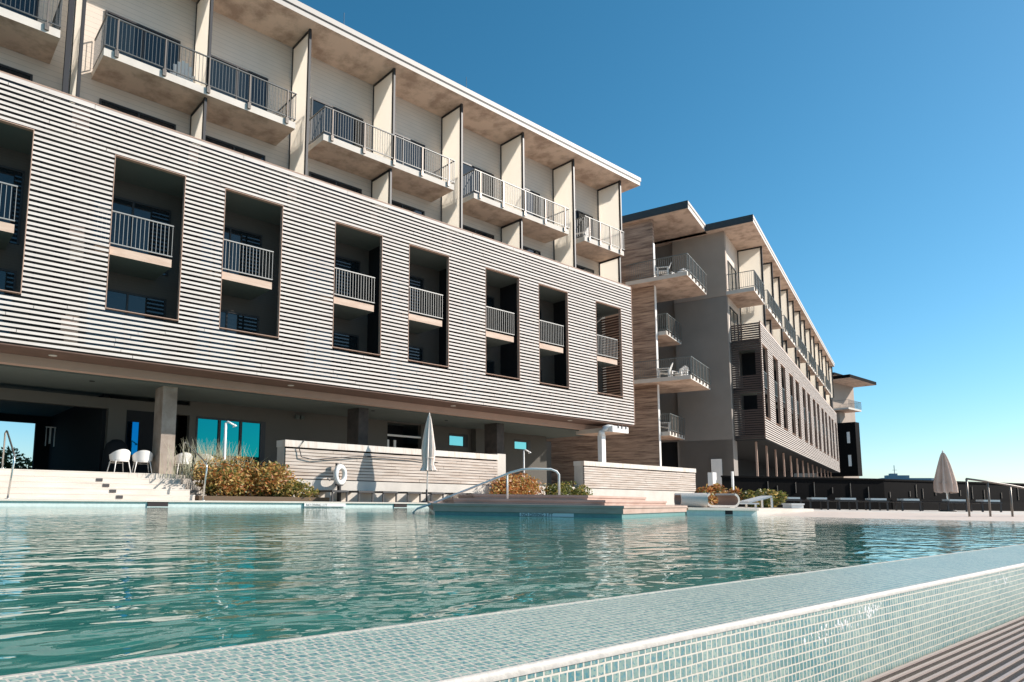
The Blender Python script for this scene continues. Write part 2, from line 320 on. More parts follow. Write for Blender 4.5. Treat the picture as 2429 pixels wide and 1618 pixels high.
# infinity edge wall: mosaic top, lime-crusted nosing, mosaic outer face
X0, X1 = -3, 21.4
pw = empty('pool_edge_wall', (0, .86, 0)); tag(pw, 'long pool wall of small teal mosaic tiles in the foreground, water level with its top', 'pool wall')
b = MB(); b.box(X0, X1, .008, .43, -.5, .0015); b.build('tiled_top', M['tiletop'], pw)
b = MB(); b.box(X0, X1, 0, .008, -.5, -.009); b.build('tiled_face', M['tileside'], pw)
b = MB(); random.seed(3)
n = 700; rows = []
for i in range(n+1):
    x = X0+(X1-X0)*(i/n)**2.2 if i else X0
    jr = 0
    rows.append([(x, -.0025-jr, -.0135), (x, -.003-jr, -.006), (x, .0-jr, .001+jr), (x, .004, .0038+jr), (x, .007, .0036), (x, .0095+jr*1.5, .0012)])
b.grid(rows); b.build('edge_grout', M['tilegrout'], pw)
b = MB()
for cx, cz, sx_, sz_, nn_ in ((2.62, -.045, .06, .012, 60), (2.38, -.07, .05, .012, 32), (2.22, -.08, .05, .012, 20), (4.3, -.05, .12, .02, 25)):
    for i in range(nn_):
        x = random.gauss(cx, sx_); z = min(-.004, random.gauss(cz, sz_)-abs(x-cx)*.05); r0 = random.uniform(.0012, .0045)*random.choice((.6, 1, 1.6)); n_ = 7
        top = (x, -r0*.3, z); ring = [(x+r0*math.cos(t/n_*6.283)*random.uniform(.7, 1.3), -.0004, z+r0*1.4*math.sin(t/n_*6.283)) for t in range(n_)]
        for t in range(n_): b.quad([ring[t], ring[(t+1) % n_], top])
b.build('lime_scale', M['ringmat'], pw)
b = MB(); b.box(X0, X1, .427, .437, -.02, .0035); b.build('inner_grout_line', M['tilegrout'], pw)
# overflow channel grate and paving on the near side
gr = empty('drain_grate', (0, .55, -.25)); tag(gr, 'ribbed drain grate along the foot of the mosaic pool wall', 'drain grate')
b = MB()
for k in range(9): b.box(X0, X1, .012+k*.0345, .012+k*.0345+.009, -.006, 0, 0); b.box(X0, X1, .0125+k*.0345, .0125+k*.0345+.008, -.035, -.006, 1)  # dark lower bodies paint in the shaded sides of the bars
b.build('bar', [M['grate'], M['channel']], gr)
b = MB(); x = 1.6
while x < 9:
    b.box(x, x+.005, 0, .305, -.03, -.008); x += .016
b.build('cross_rib', M['bronze'], gr)
b = MB(); b.box(X0, X1, -.005, .31, -.25, -.12); b.build('channel', M['channel'], gr)
b = MB(); b.box(-30, 60, -40, .545, -.5, -.248); struct(b.build('paving', M['concgrey']))
# ------------------------------------------------------------------ stepped platform
def inset(poly, d):
    n = len(poly); out = []
    for i in range(n):
        p0, p1, p2 = Vector(poly[i-1]), Vector(poly[i]), Vector(poly[(i+1) % n])
        a = (p1-p0).normalized(); c = (p2-p1).normalized(); na = Vector((-a.y, a.x)); nc = Vector((-c.y, c.x))
        k = (na+nc); k = k/(k.length_squared/2) if k.length > 1e-6 else na
        out.append(tuple(p1+k*d))
    return out
PL = [(8.25, 9.73), (10.72, 7.27), (15.55, 8.78), (16.3, 11.5), (15.9, 17.0), (14.8, 17.0), (12.2, 14.6)]
pt = empty('stepped_platform', (12, 10, 0)); tag(pt, 'pinkish stone platform of three low tiers standing out into the pool', 'platform')
b = MB(); b.prism([(x-12, y-10) for x, y in inset(PL, .05)], -.4, .08); b.build('tile_band', M['plattile'], pt)
TZ = [(.075, .222, 0), (.222, .322, .42), (.322, .412, .84)]
for z0, z1, d in TZ:
    Q = inset(PL, d); b = MB(); b.prism([(x-12, y-10) for x, y in inset(Q, .02)], z0, z1-.045); b.prism([(x-12, y-10) for x, y in Q], z1-.045, z1)
    b.build('tier', M['pink'], pt)
def text(s, size, mtl, loc, rot, name='lettering', parent=None):
    cu = bpy.data.curves.new(name, 'FONT'); cu.body = s; cu.size = size; cu.extrude = .002; cu.align_x = 'LEFT'
    to = bpy.data.objects.new('tmp', cu); COL.objects.link(to)
    dg = bpy.context.evaluated_depsgraph_get(); me = bpy.data.meshes.new_from_object(to.evaluated_get(dg)); bpy.data.objects.remove(to)
    me.materials.clear(); me.materials.append(mtl); o = bpy.data.objects.new(name, me); COL.objects.link(o); o.location = loc; o.rotation_euler = rot
    if parent: o.parent = parent
    return o
# depth marker tiles
A_, B_ = Vector(PL[0]), Vector(PL[1]); dd = (B_-A_).normalized(); nn = Vector((dd.y, -dd.x)); ang = math.atan2(dd.y, dd.x)
sg = A_+dd*1.62+nn*(-.045)
o = empty('depth_marker', (sg.x, sg.y, .0), ang); tag(o, 'white tile strip with black letters on the water line under the stepped platform', 'depth marker', 'depth markers on the tile band')
b = MB(); b.box(0, .98, -.012, .01, .005, .068); b.build('plate', M['white'], o)
text('NO DIVING 3 FT', .078, M['ink'], (.03, -.016, .01), (math.pi/2, 0, 0), 'lettering', o)
o = empty('depth_marker', (9.95, 17.6, 0)); tag(o, 'white tile strip with grey letters at the far pool edge below the shrubs', 'depth marker', 'depth markers on the tile band')
b = MB(); b.box(0, 1.45, -.035, -.01, .03, .125); b.build('plate', M['white'], o)
text('NO DIVING 3 FT', .1, M['rope'], (.06, -.039, .04), (math.pi/2, 0, 0), 'lettering', o)
# ------------------------------------------------------------------ steps and terrace
st = empty('terrace_steps', (0, 18.4, .17)); tag(st, 'broad pale stone steps rising from the pool deck to the covered terrace', 'steps')
for k in range(5):
    b = MB(); y0 = k*.4; z1 = (k+1)*.152
    b.box(-12, 6.95, y0+.006, y0+.44, z1-.152, z1-.03); b.box(-12, 6.955, y0, y0+.44, z1-.03, z1); b.build('step', M['stone'], st)
for k, x in enumerate((4.86, 4.79, 4.71, 4.63)):
    b = MB(); b.box(x, x+.16, .4*k-.012, .4*k+.02, .152*k+.03, .152*k+.11); b.build('step_light', M['lounger'], st)
b = MB(); b.prism([(-14, 20.42), (9.4, 20.42), (9.4, 19.6), (32, 19.6), (32, 34.5), (-14, 34.5)], .16, .926); struct(b.build('terrace', M['stone']))
def handrail(x, label, side=1):
    o = empty('handrail', (x, 18.2, .17)); tag(o, label, 'handrail', 'tube handrails on the terrace steps')
    b = MB(); b.tube([(0, 0, 0), (.07, 0, .88), (.08, .03, 1.0), (.08, .12, 1.06), (.1, 1.75, 1.72), (.1, 1.86, 1.74), (.08, 1.93, 1.68), (.08, 1.95, .76)], .024, 8); b.build('rail', M['steel'], o)
    b = MB(); b.tube([(0, 0, 0), (0, 0, .015)], .06, 12); b.tube([(.08, 1.95, .76), (.08, 1.95, .775)], .06, 12); b.build('base_plate', M['steel'], o)
handrail(2.37, 'bent tube handrail at the left edge of the broad steps')
handrail(7.1, 'bent tube handrail between the steps and the golden shrub')
# ------------------------------------------------------------------ seat walls
def seatwall(x0, x1, y, label, pier_r):
    o = empty('slatted_seat_wall', (x0, y, .17)); tag(o, label, 'seat wall'); L = x1-x0
    b = MB(); b.box(-.0, L, .02, .5, 0, 1.79); b.build('wall', M['conc'], o)
    b = MB(); b.box(-.05, L+.12, -.10, .02, 0, .70); b.build('base', M['conc'], o)
    b = MB(); random.seed(int(x0*7))
    for k in range(9):
        z = .735+k*.108; xx = 0.02
        while xx < L-.05:
            ll = min(random.uniform(1.6, 3.4), L-.02-xx); dy = random.uniform(-.006, .006)
            b.box(xx, xx+ll-.008, -.06+dy, .0, z, z+.09+random.uniform(-.006, .004)); xx += ll
    b.build('slats', M['benchslat'], o); block(o, 'slat_backing', M['darkwood'], (.02, L-.02, 0, .018, .71, 1.74))
    b = MB(); b.box(-.02, L+.02, -.08, .52, 1.745, 1.96); b.build('cap', M['stained'], o)
    if pier_r:
        b = MB(); b.box(L+.14, L+.62, .1, .7, .0, 2.02); b.build('pier', M['conc'], o)
    return o
seatwall(10.2, 19.9, 19.4, 'long pale seat wall with horizontal slats behind the life ring', True)
seatwall(25.5, 35.2, 19.4, 'shorter pale slatted seat wall behind the stepped platform at the brown tower', False)
b = MB(); b.box(0, .2, 0, .25, 0, .86); b.box(-.02, .22, -.02, .27, .82, .86); o = b.build('planter_pier', M['conc'], None, (9.85, 19.1, .17)); tag(o, 'short white pier between golden shrub and the slatted wall', 'pier')
# dark tube put in for the shadow line cast on the wall
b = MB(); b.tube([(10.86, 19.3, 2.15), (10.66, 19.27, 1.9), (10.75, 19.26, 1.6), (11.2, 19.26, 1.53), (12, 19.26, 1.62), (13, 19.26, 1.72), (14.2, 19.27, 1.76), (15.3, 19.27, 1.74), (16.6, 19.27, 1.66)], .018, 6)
tag(b.build('shadow_line', M['ink']), 'black tube drawn as a shadow line along the long slatted wall above the life ring', 'shadow_line')
# ------------------------------------------------------------------ hotel facade generator
ZL = {2: 4.37, 3: 7.35, 4: 10.34, 5: 13.32}
ZROOF0, ZROOF1 = 17.2, 17.62
def railing_mesh(b, x0, x1, y, z, side_l=True, side_r=True, depth=1.4, step=.112):
    """bars + rails along front at y (local), sides going back"""
    H = 1.04
    def run(ax, a0, a1, other):
        n = max(2, int(round(abs(a1-a0)/step)))
        for i in range(n+1):
            t = a0+(a1-a0)*i/n; r = .0065
            if ax == 'x': b.box(t-r, t+r, other-r, other+r, z+.09, z+H-.02)
            else: b.box(other-r, other+r, t-r, t+r, z+.09, z+H-.02)
        if ax == 'x':
            b.box(a0-.02, a1+.02, other-.022, other+.022, z+H-.022, z+H+.012); b.box(a0-.02, a1+.02, other-.016, other+.016, z+.07, z+.10)
        else:
            b.box(other-.022, other+.022, a0, a1, z+H-.021, z+H+.011); b.box(other-.016, other+.016, a0, a1, z+.071, z+.099)
    run('x', x0, x1, y)
    if side_l: run('y', y+.03, y+depth, x0)
    if side_r: run('y', y+.03, y+depth, x1)
def brackets(b, x0, x1, y, z, n):
    for i in range(n):
        x = x0+.35+(x1-x0-.7)*i/(n-1); b.box(x-.018, x+.018, y-.03, y+.028, z-.10, z+1.03); b.box(x-.05, x+.05, y-.024, y+.03, z-.15, z+.02)
def balcony(root, x0, x1, y0, z, yb, sl=True, sr=True, nb=5, th=.235, rm=None):
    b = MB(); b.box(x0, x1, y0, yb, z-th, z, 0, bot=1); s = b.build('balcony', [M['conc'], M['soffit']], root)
    b = MB(); railing_mesh(b, x0+.02, x1-.02, y0-.03, z, sl, sr, depth=yb-y0-.02); b.build('railing', rm or M['rail'], s)
    for i in range(nb):
        x = x0+.35+(x1-x0-.7)*i/(nb-1); y = y0-.035
        b = MB(); b.box(x-.02, x+.02, y-.035, y+.028, z-.10, z+1.03); b.box(x-.055, x+.055, y-.03, y+.03, z-.17, z+.03); b.build('railing_post', M['bronze'], s)
    return s
def fin(root, x, y0, y1, z0, z1):
    b = MB(); b.box(x-.012, x+.012, y0+.05, y1-.03, z0, z1-.06); p = b.build('privacy_screen', M['panel'], root)
    b = MB(); b.box(x-.05, x+.04, y0-.05, y0+.06, z0-.02, z1); b.box(x-.035, x+.035, y0+.06, y1-.06, z1-.09, z1-.002); b.box(x-.03, x+.03, y1-.06, y1-.004, z0, z1-.002); b.build('frame', M['frame'], p)
def door(root, x0, x1, y, z, h=2.2, split=.5, curtain=True):
    b = MB(); b.box(x0, x1, y-.05, y+.02, z+h-.06, z+h); b.box(x0, x0+.06, y-.05, y+.02, z, z+h-.06); b.box(x1-.06, x1, y-.05, y+.02, z, z+h-.06)
    xm = x0+(x1-x0)*split; b.box(xm-.03, xm+.03, y-.045, y+.02, z, z+h-.06); f = b.build('balcony_door', M['frame'], root)
    b = MB(); b.box(x0+.06, x1-.06, y-.02, y-.005, z, z+h-.06); b.build('pane', M['tint_dark'], f)
def slat_run(b, segs, y, z0, z1, pitch=.1406, hh=.088, th=.045, x_off=0):
    pass
def facade(root, L, majors, lone=None, doors=True, first_k=None, detail=1):
    """local frame: x along the facade, y=0 the slat plane, +y into the building"""
    wins = []
    for F in majors:
        for a, c in ((1.01, 3.09), (4.36, 6.42)):
            if F+a > -.5 and F+c < L-.3: wins.append((max(F+a, .35), F+c))
    WZ0, WZ1 = 5.50, 10.06; Z0, Z1 = 4.18, 11.35; pitch = .1406
    b = MB(); k = 0; z = Z0; random.seed(int(L)*13)
    while z < Z1-.05:
        hh = .076 if z+pitch < Z1-.02 else Z1-z
        if WZ0-.06 < z < WZ1:
            xs = 0.0; segs = []
            for a, c in wins: segs.append((xs, a)); xs = c
            segs.append((xs, L))
        else: segs = [(0, L)]
        for s0, s1 in segs:
            x = s0
            while x < s1-.01:
                e = min(x+random.uniform(2.4, 4.6), s1)
                if s1-e < .5: e = s1
                dz = random.uniform(-.004, .004); dy = random.uniform(-.004, .004)
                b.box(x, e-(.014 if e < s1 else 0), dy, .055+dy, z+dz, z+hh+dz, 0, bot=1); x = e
        z += pitch
    b.build('slat_screen', [M['slat'] if L < 40 else M['slatfar'], M['dark']], root)  # second material paints the shade under each slat near black
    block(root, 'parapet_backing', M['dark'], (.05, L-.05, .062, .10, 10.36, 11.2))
    b = MB(); b.box(-.01, L+.01, -.012, .055, Z1, Z1+.035); b.box(L, L+.03, -.01, .05, Z0, Z1); b.box(-.03, 0, -.01, .05, Z0, Z1)
    x = 1.3
    while x < L:
        if not any(a-.1 < x < c+.1 for a, c in wins): block(root, 'screen_post', M['dark'], (x-.03, x+.03, .0605, .10, Z0+.02, 10.34))
        x += 1.24
    b.build('screen_trim', M['slat_edge'], root)
    for a, c in wins:
        b = MB(); d = .13
        b.box(a, a+.02, -.008, d, WZ0, WZ1); b.box(c-.02, c, -.008, d, WZ0, WZ1); b.box(a+.02, c-.02, -.008, d, WZ1-.02, WZ1); b.box(a+.02, c-.02, -.008, d, WZ0, WZ0+.02)
        b.build('opening_frame', M['slat_edge'], root)
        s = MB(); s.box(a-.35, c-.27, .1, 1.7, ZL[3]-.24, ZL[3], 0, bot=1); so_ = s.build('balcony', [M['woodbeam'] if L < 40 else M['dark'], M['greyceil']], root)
        r = MB(); railing_mesh(r, a-.33, c-.29, .07, ZL[3], False, False, step=.118); r.build('railing', M['railin'] if L < 40 else M['rail2'], so_)
    return wins
# ------------------------------------------------------------------ main wing
hx = 0; hy = 19.65
H1 = empty('hotel_building', (0, hy, 0)); tag(H1, 'near hotel wing with white slatted screen, dark openings and balconies under a flat roof', 'building')
L1 = 30.05; MJ = [-3.92, 3.57, 11.04, 18.5, 26.04]
# screen starts left of frame
sub = empty('screen_base'); bpy.data.objects.remove(sub)
H1x = -6.0
class Off: pass
def facade_at(root, x0, L, majors):
    """facade() builds from x=0: shift the meshes by x0"""
    before = set(root.children); wins = facade(root, L, [F-x0 for F in majors])
    for c in root.children:
        if c not in before: c.location.x += x0
    return [(a+x0, c+x0) for a, c in wins]
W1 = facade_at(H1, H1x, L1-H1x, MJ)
yw = 1.71
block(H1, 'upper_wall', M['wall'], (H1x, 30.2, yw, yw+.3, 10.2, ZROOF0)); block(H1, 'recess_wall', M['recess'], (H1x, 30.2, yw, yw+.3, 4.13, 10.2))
block(H1, 'rear_mass', M['brownwall'], (H1x, 30.2, yw+.3, 14.9, 4.13, ZROOF0-.005))
for z in (ZL[2], ZL[4]):
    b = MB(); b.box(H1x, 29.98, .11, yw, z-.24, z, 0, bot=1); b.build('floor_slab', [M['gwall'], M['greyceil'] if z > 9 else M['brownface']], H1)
# partitions L2-L3 rooms (darkened, recess shade put into the colour) between bays
for F in MJ:
    for x in (F, F+3.74):
        if H1x < x < 29.7: block(H1, 'partition_wall', M['dark'], (x-.08, x+.08, .35, yw, 4.37, 10.1))
b = MB(); z = 4.4
while z < 10: b.box(29.86, 29.95, .12, yw, z, z+.08); z += .1406
b.build('slat_return', M['brownface'], H1)
for F in MJ:
    for a, c in ((.84, 3.23), (4.1, 6.48)):
        if F+c > 0 and F+c < 30.1:
            for lv in (2, 3, 4, 5): door(H1, F+a, F+c, yw, ZL[lv], 2.2)
yb0 = 19.9-hy; yf = 20.075-hy
for F in MJ[1:]:
    fin(H1, F, yf, yw, ZL[4], ZROOF0)
    if F+3.74 < 30:
        fin(H1, F+3.74, yb0+.06, yw, ZL[5], ZROOF0); fin(H1, F+3.74, 20.1-hy, yw, ZL[4], ZL[5]-.235)
for F in MJ[:-1]: balcony(H1, F+.57, F+6.9, yb0, ZL[5], yw)
balcony(H1, 26.61, 29.9, yb0, ZL[5], yw, nb=4)
b = MB(); b.box(3.16, 3.30, yf-.05, yf+.08, 10.34, ZROOF0); b.build('downpipe', M['frame'], H1)
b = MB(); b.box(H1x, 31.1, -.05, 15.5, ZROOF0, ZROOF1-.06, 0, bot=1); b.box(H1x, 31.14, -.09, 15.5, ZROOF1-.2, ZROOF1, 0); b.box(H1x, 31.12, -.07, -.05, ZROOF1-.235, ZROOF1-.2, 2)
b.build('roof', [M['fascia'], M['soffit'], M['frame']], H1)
for i, (x, h) in enumerate(((12.73, 18.94), (19.18, 18.96))):
    b = MB(); b.tube([(x, .85, ZROOF1), (x, .85, h)], .014, 6); b.tube([(x, .85, ZROOF1), (x, .85, ZROOF1+.1)], .05, 8); b.build('lightning_rod', M['steel'], H1)
for x, z, ww, hh_ in ((3.4, 10.5, .45, .62), (6.72, 10.5, .3, .55), (10.15, 10.46, .35, .45), (13.6, 10.5, .3, .4), (17.35, 10.62, .3, .38), (3.55, 7.4, .36, .36), (3.5, 4.7, .4, .42)):
    b = MB(); b.box(x, x+ww, .048, .0615, z, z+hh_); b.build('sunlit_patch', M['beam'], H1)  # pale panels added behind the slats to paint in sunlit patches
# soffit, beam, ceiling, ground floor
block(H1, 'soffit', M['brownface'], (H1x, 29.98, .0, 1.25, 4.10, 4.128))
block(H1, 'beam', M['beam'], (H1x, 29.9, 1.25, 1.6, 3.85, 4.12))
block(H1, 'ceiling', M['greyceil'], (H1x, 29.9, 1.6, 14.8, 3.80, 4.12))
GY = 24.4-hy
for x in (3.46, 10.84, 18.3, 25.76):
    b = MB(); b.tube([(x, .65, 4.098), (x, .65, 4.085)], .11, 16); b.build('downlight', M['lens'], H1)
for x, y in ((4.93, 22.2), (15.49, 22.0), (19.79, 22.4)):
    b = MB(); b.tube([(x, y-hy, 3.798), (x, y-hy, 3.788)], .08, 14); b.build('downlight', M['dark'], H1)
def wallholes(root, name, mtl, x0, x1, y0, y1, z0, z1, holes):
    b = MB(); xs = x0
    for (a, c, za, zb) in sorted(holes):
        b.box(xs, a, y0, y1, z0, z1)
        if zb < z1: b.box(a, c, y0, y1, zb, z1)
        if za > z0: b.box(a, c, y0, y1, z0, za)
        xs = c
    b.box(xs, x1, y0, y1, z0, z1); return b.build(name, mtl, root)
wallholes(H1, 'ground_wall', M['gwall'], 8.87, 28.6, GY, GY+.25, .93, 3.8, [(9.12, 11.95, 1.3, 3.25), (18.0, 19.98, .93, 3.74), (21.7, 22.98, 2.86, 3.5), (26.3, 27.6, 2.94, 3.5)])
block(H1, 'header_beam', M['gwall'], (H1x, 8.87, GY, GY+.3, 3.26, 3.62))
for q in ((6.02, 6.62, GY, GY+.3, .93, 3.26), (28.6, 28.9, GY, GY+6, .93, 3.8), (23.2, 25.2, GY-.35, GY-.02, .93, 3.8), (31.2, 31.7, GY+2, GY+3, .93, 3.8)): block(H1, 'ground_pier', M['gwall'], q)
# big tinted window
b = MB(); b.box(9.12, 11.95, GY-.02, GY+.1, 3.18, 3.25); b.box(9.12, 9.19, GY-.02, GY+.1, 1.3, 3.18); b.box(11.74, 11.95, GY-.02, GY+.1, 1.3, 3.18); b.box(9.99, 10.09, GY-.02, GY+.1, 1.3, 3.18); b.box(10.86, 10.96, GY-.02, GY+.1, 1.3, 3.18); b.box(9.19, 11.74, GY-.02, GY+.1, 1.3, 1.37)
wf = b.build('window', M['frame'], H1); b = MB(); b.box(9.19, 11.74, GY+.03, GY+.05, 1.37, 3.18); b.build('pane', M['tint_teal'], wf)
for a, c, z0, z1 in ((21.7, 22.98, 2.86, 3.5), (26.3, 27.6, 2.94, 3.5)):
    b = MB(); b.box(a, c, GY-.0, GY+.12, z1-.12, z1); b.box(a, a+.06, GY, GY+.12, z0, z1-.12); b.box(c-.26, c, GY, GY+.12, z0, z1-.12); b.box(a+.06, c-.26, GY, GY+.12, z0, z0+.06)
    wf = b.build('window', M['frame'], H1); b = MB(); b.box(a+.06, c-.26, GY+.04, GY+.06, z0+.06, z1-.12); b.build('pane', M['tint_pale'], wf)
# glass door tinted with the sky's blue left of the first column, entry doors in the niche
b = MB(); b.box(6.62, 6.66, GY-.02, GY+.1, .93, 3.26); b.box(7.07, 7.62, GY-.02, GY+.1, .93, 3.26); b.box(6.66, 7.07, GY-.02, GY+.1, 2.86, 3.26); b.box(6.66, 7.07, GY-.02, GY+.1, .93, 1.7); wf = b.build('glass_door', M['dark'], H1)
b = MB(); b.box(6.66, 7.07, GY+.02, GY+.04, 1.7, 2.86); b.build('pane', M['tint_blue'], wf)
for q in ((7.62, 8.87, GY+1.2, GY+1.4, .93, 3.8), (18.0, 19.98, GY+1.4, GY+1.6, .93, 3.8)): block(H1, 'niche_wall', M['dark'], q)
b = MB(); b.box(18.02, 18.14, GY+.05, GY+.12, 1.2, 2.95); b.box(18.42, 18.54, GY+.05, GY+.12, 1.2, 2.95); b.box(18.0, 19.98, GY+.02, GY+.14, 3.12, 3.2); b.build('door_jamb', M['white'], H1)
# hall interior, rear opening to the sky
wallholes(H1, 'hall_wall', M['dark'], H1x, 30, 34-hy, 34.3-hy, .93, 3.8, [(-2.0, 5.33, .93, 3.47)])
block(H1, 'hall_side_wall', M['dark'], (5.9, 6.1, GY+.3, 14.3, .93, 3.8)); block(H1, 'hall_side_wall', M['dark'], (-6.2, -6, 1.3, 14.3, .93, 3.8))
b = MB(); b.box(5.05, 5.43, 30-hy, 30.03-hy, 2.95, 2.99); b.box(5.07, 5.10, 30-hy, 30.03-hy, 2.2, 2.95); b.box(5.20, 5.26, 30-hy, 30.03-hy, 2.3, 2.95); b.box(5.38, 5.41, 30-hy, 30.03-hy, 2.2, 2.95)
b.build('wall_frame', M['white'], H1)
b = MB(); b.box(13.25, 13.42, GY-.12, GY-.005, 3.5, 3.64); b.box(13.5, 13.66, GY-.12, GY-.005, 3.5, 3.64); b.build('flood_lamp', M['greyceil'], H1)
for x in (6.95, 14.53, 22.16):
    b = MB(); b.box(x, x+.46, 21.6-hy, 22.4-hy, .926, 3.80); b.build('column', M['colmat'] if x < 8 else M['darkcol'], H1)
# ------------------------------------------------------------------ second wing (local x=u-45.2, y=v-6.75)
bx, by = P2(45.2, 6.75)
H2 = empty('hotel_building', (bx, by, 0), YAW2); tag(H2, 'farther hotel wing with brown tower, receding slatted front and long row of dark slots', 'building')
L2 = 52.3; MJ2 = [-4.19+7.49*k for k in range(8)]
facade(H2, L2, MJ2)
yw2 = 1.65
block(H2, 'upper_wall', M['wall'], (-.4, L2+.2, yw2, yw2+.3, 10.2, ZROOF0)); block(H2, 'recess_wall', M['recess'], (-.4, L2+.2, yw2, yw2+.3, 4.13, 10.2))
for z in (ZL[2], ZL[4]):
    b = MB(); b.box(0.02, L2, .11, yw2, z-.24, z, 0, bot=1); b.build('floor_slab', [M['gwall'], M['greyceil']], H2)
for F in MJ2:
    for x in (F, F+3.74):
        if 0 < x < L2: block(H2, 'partition_wall', M['dark'], (x-.08, x+.08, .35, yw2, 4.37, 10.1))
for F in MJ2[1:]:
    if F < L2: fin(H2, F, .21, yw2, ZL[4], ZROOF0)
    if F+3.74 < L2: fin(H2, F+3.74, .15, yw2, ZL[5], ZROOF0); fin(H2, F+3.74, .4, yw2, ZL[4], ZL[5]-.235)
balcony(H2, -.85, 2.75, .1, ZL[5], yw2, nb=4, rm=M['rail2'])
for F in MJ2[1:-1]: balcony(H2, F+.57, F+6.9, .1, ZL[5], yw2, rm=M['rail2'])
for F in MJ2[:5]:
    for a, c in ((.84, 3.23), (4.1, 6.48)):
        if F+a > -.4:
            for lv in (4, 5): door(H2, F+a, F+c, yw2, ZL[lv], 2.2)
# end wall facing the camera, lighter band above the fifth floor line
E0, E1 = -.8, 6.2
block(H2, 'end_wall', M['greywall'], (E0, E0+.35, yw2, 4.75, -.3, 13.05)); block(H2, 'end_wall', M['brownwall'], (E0-.03, E0+.35, yw2-.03, 4.75, 13.06, ZROOF0))
block(H2, 'wing_mass', M['greywall'], (E0+.35, L2+.2, yw2+.3, 13, 4.13, ZROOF0-.004), (E0, .5, yw2+.02, yw2+3.2, -.3, 4.12)); block(H2, 'ground_wall', M['dark'], (E0+.35, L2, yw2+3.2, 13, -.3, 4.12))  # ground wall near black, undercroft shade put into its colour
b = MB(); b.box(-1.4, L2+.1, -.1, 13.5, ZROOF0, ZROOF1-.06, 0, bot=1); b.box(-1.44, L2+.1, -.13, 13.5, ZROOF1-.2, ZROOF1); b.box(-1.47, -1.44, -.12, 13.5, ZROOF0-.0, ZROOF1+.01, 2); b.build('roof', [M['fascia'], M['soffit'], M['shadefascia']], H2)  # dark end board carries the shade of the roof end
block(H2, 'soffit', M['dark'], (0, L2, 0.01, yw2+3.2, 4.10, 4.129))  # soffit blackened for the same undercroft shade
for k in range(14): block(H2, 'column', M['beam'], (1.3+3.74*k, 1.42+3.74*k, .7, .8, -.3, 4.1))
tu0, tv0 = 39.9-45.2, 11.45-6.75
# slatted return at the end of the screen
b = MB(); z = 4.18
while z < 11.3:
    if 6.0 < z < 6.9 or 8.0 < z < 9.6: b.box(-.045, 0, 0, .35, z, z+.09); b.box(-.045, 0, 1.25, yw2, z, z+.09)
    else: b.box(-.045, 0, 0, yw2, z, z+.09)
    z += .1406
b.build('slat_return', mat('dark_return_slat', (.075, .052, .045), .85), H2)
block(H2, 'sunlit_corner_strip', M['white'], (tu0, tu0+.3, tv0-.035, tv0-.004, .2, 15.7))  # white strip paints sunlight onto the tower's narrow front face
# tower
tu, tv = 39.9-45.2, 11.45-6.75
block(H2, 'tower_wall', M['board'], (tu, tu+.35, tv, tv+9, -.3, ZROOF0)); block(H2, 'tower_mass', M['brownwall'], (tu+.35, E0, tv+1.4, tv+9, -.3, ZROOF0-.003))
b = MB(); b.box(39.6-45.2, -.98, 9.33-6.75, 16, ZROOF0, ZROOF1-.03, 0, bot=1); b.box(39.56-45.2, -.94, 9.29-6.75, 16, ZROOF1-.14, ZROOF1+.02); b.box(39.52-45.2, 39.56-45.2, 9.30-6.75, 16, ZROOF0, ZROOF1+.03, 2); b.build('roof', [M['fascia'], M['soffit'], M['shadefascia']], H2)
for lv in (5, 3): balcony(H2, 39.05-45.2, 43.6-45.2, 9.37-6.75, ZL[lv]-(.02 if lv == 5 else 0), tv+1.4, sr=True, nb=6, rm=M['rail2'])
for lv in (4, 2): balcony(H2, 40.3-45.2, 43.5-45.2, 10.93-6.75, ZL[lv], tv+1.4, sl=True, nb=5, rm=M['rail2'])
for lv in (2, 3, 4, 5): door(H2, tu+1, tu+3.6, tv+1.38, ZL[lv], 2.2)
b = MB(); b.box(-.9, -.83, 2.3, 2.9, .9, 2.95); b.build('service_door', M['white'], H2)
# third wing far behind
bx3, by3 = P2(108, 5.45)
H3 = empty('hotel_building', (bx3, by3, 0), YAW2-.28); tag(H3, 'farthest hotel wing, small dark block with jutting roof and balcony', 'building')
block(H3, 'dark_block', M['darkwood'], (0, 1.4, 0, 5, 4.1, 11.3)); block(H3, 'rear_mass', M['brownwall'], (1.4, 9, 3, 14, -1, 17.3), (1.2, 3, 2.2, 12, -1, 13))
b = MB(); b.box(-.4, 9, .1, 12, 17.3, 17.75, 0, bot=1); b.box(-1.4, 4, 1.6, 12, 17.76, 18.1, 0, bot=1); b.build('roof', [M['darkwood'], M['soffit']], H3)
for z, x0 in ((13.3, -.4),): balcony(H3, x0, 4, .5, z, 3, nb=0)
b = MB(); b.box(-.03, 0, .7, 1.05, 8.5, 10); b.box(-.03, 0, .7, 1.05, 5.4, 6.9); b.build('window', M['white'], H3)
# ------------------------------------------------------------------ canopy with pale post at the wing corner
o = empty('covered_walkway', (27.57, 19.85, .9)); tag(o, 'pale post bending into a short notched canopy under the screen corner', 'canopy')
b = MB(); b.box(-.15, .15, -.12, .12, 0, 2.6); b.tube([(0, 0, 2.55), (.0, -.02, 2.75), (.06, -.12, 2.9), (.2, -.25, 2.97), (.4, -.36, 2.95)], [.17, .16, .15, .14, .13], 10); b.build('post', M['white'], o)
b = MB(); b.box(.2, 1.5, -.5, -.4, 2.74, 3.04); b.build('fascia', M['white'], o)
b = MB(); b.box(.1, 1.55, -.4, 1.6, 2.74, 2.95, 0, bot=1); b.build('canopy_slab', [M['conc'], M['soffit']], o)
for x in (.62, .92, 1.25):
    b = MB(); b.box(x, x+.05, -.53, -.5, 2.93, 3.1); b.build('bracket', M['frame'], o)
